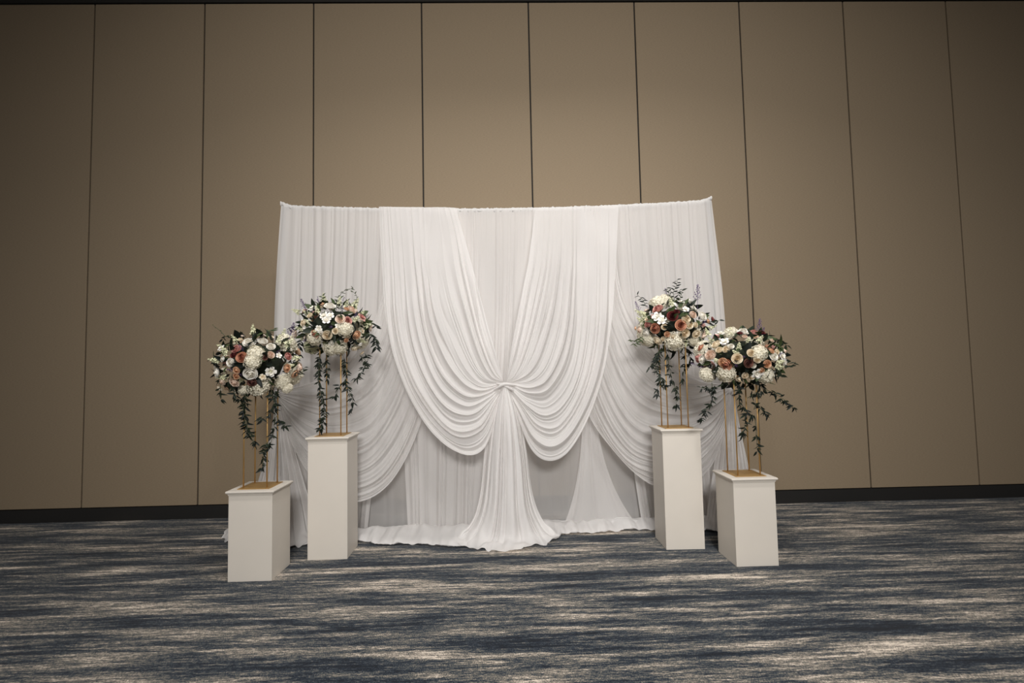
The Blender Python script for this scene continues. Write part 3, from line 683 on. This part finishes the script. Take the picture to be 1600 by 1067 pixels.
A3.vine([(1032, 548, -.1), (1024, 572, -.13), (1032, 590, -.13), (1038, 603, -.13)], whorl=0.032)
A3.vine([(1042, 552, -.1), (1046, 575, -.1), (1050, 595, -.12), (1058, 615, -.12), (1056, 634, -.12)], whorl=0.054)
A3.vine([(1070, 550, -.02), (1069, 575, -.05), (1066, 595, -.05)], whorl=0.064)
A3.vine([(1034, 590, -.13), (1028, 605, -.13), (1026, 615, -.13)], whorl=0.075)
A3.vine([(1074, 545, 0), (1078, 555, 0), (1076, 570, 0)], whorl=0.045)
A4.vine([(1112, 598, -.05), (1114, 618, -.05), (1108, 635, -.05), (1100, 645, -.05), (1094, 655, -.05)], whorl=0.038)
A4.vine([(1132, 596, -.1), (1124, 604, -.1), (1100, 605, -.05), (1096, 606, -.05)], whorl=0.075)
A4.vine([(1150, 598, -.1), (1154, 612, -.12), (1156, 632, -.12), (1166, 642, -.12), (1176, 650, -.12)], whorl=0.045)
A4.vine([(1166, 645, -.12), (1164, 665, -.12), (1160, 680, -.12)], whorl=0.045)
A4.vine([(1185, 596, -.05), (1192, 608, -.05), (1205, 612, -.03), (1222, 622, 0), (1240, 636, 0)], whorl=0.058)
A4.vine([(1168, 622, -.1), (1180, 614, -.1), (1190, 612, -.1)], whorl=0.051)
A4.vine([(1178, 640, -.1), (1182, 630, -.1), (1190, 640, -.1), (1198, 648, -.1)], whorl=0.058)
A4.vine([(1180, 655, -.1), (1182, 680, -.1), (1183, 702, -.1)], whorl=0.075)
# upright sprigs
A2.sprig([(536, 490, -.05), (531, 464, -.05), (539, 454, -.05), (552, 450, -.05)], M_LEAF[1], (.025, .04), .022)
A2.sprig([(548, 485, -.02), (557, 470, -.02), (556, 460, -.02), (546, 452, -.02)], M_LEAF[1], (.02, .03), .02)
A2.sprig([(505, 485, -.05), (504, 468, -.05), (504, 462, -.05)], M_LEAF[1], (.03, .04), .012)
A2.sprig([(525, 485, -.05), (528, 470, -.05), (529, 463, -.05)], M_LEAF[1], (.03, .04), .012)
A2.sprig([(570, 500, 0), (582, 506, 0), (588, 511, 0)], None, (.04, .06), .014)
A2.sprig([(574, 520, -.05), (586, 530, -.05), (588, 545, -.05)], None, (.05, .07), .010)
A2.sprig([(470, 515, -.05), (458, 510, -.05), (452, 514, -.05)], None, (.04, .06), .013)
A2.sprig([(472, 530, -.1), (466, 545, -.1), (463, 556, -.1)], M_LEAF[2], (.05, .07), .010)
A1.sprig([(352, 526, 0), (344, 517, 0), (332, 508, 0)], M_LEAF[1], (.012, .018), .03)
A1.sprig([(372, 530, 0), (356, 524, 0), (348, 530, 0)], None, (.03, .05), .014)
A1.sprig([(418, 525, 0), (424, 517, 0), (428, 514, 0)], M_LEAF[1], (.03, .05), .012)
A1.sprig([(460, 580, 0), (470, 585, 0), (476, 574, 0)], None, (.03, .045), .014)
A3.sprig([(1056, 475, -.02), (1052, 458, -.02), (1058, 444, -.02), (1058, 437, -.02)], M_LEAF[2], (.03, .045), .014)
A3.sprig([(1052, 475, -.05), (1046, 458, -.05), (1042, 450, -.05)], M_LEAF[0], (.03, .045), .014)
A3.sprig([(1058, 476, -.05), (1064, 462, -.05), (1066, 452, -.05)], M_LEAF[0], (.03, .05), .011)
A3.sprig([(1010, 480, 0), (1004, 468, 0), (996, 461, 0)], M_LEAF[2], (.035, .05), .016)
A3.sprig([(1005, 525, -.05), (994, 532, -.05), (984, 531, -.05)], M_LEAF[1], (.03, .045), .012)
A3.sprig([(1006, 530, -.05), (996, 536, -.05), (990, 538, -.05)], M_LEAF[1], (.03, .045), .012)
A4.sprig([(1200, 525, 0), (1216, 532, 0), (1230, 540, 0)], M_LEAF[0], (.045, .07), .012)
A4.sprig([(1205, 535, 0), (1216, 542, 0), (1226, 546, 0)], M_LEAF[1], (.045, .06), .014)
A4.sprig([(1220, 570, 0), (1234, 572, 0), (1243, 567, 0)], M_LEAF[0], (.035, .05), .014)
A4.sprig([(1205, 575, -.05), (1214, 585, -.05), (1222, 586, -.05)], M_LEAF[0], (.05, .07), .010)
A4.sprig([(1116, 512, 0), (1118, 503, 0), (1124, 500, 0)], M_LEAF[0], (.035, .05), .013)
# tall purple sprays
def tall_spray(A, px, py, Y, ln, tilt=0.0):
    p = at(px, py, A.Y+Y)-A.base; inst('purple_spray', Y_MESH[0], FM['U'], A.e, p, orient(Vector((tilt, 0, 1)), 0.5), ln)
tall_spray(A3, 1090, 474, -.05, .16, .05); tall_spray(A3, 1000, 488, -.05, .10, -.4)
tall_spray(A2, 478, 486, -.05, .11, -.4); tall_spray(A4, 1186, 522, 0, .12, .1); tall_spray(A1, 452, 528, 0, .12, .3)
tall_spray(A3, 1044, 470, 0, .11, -.2)
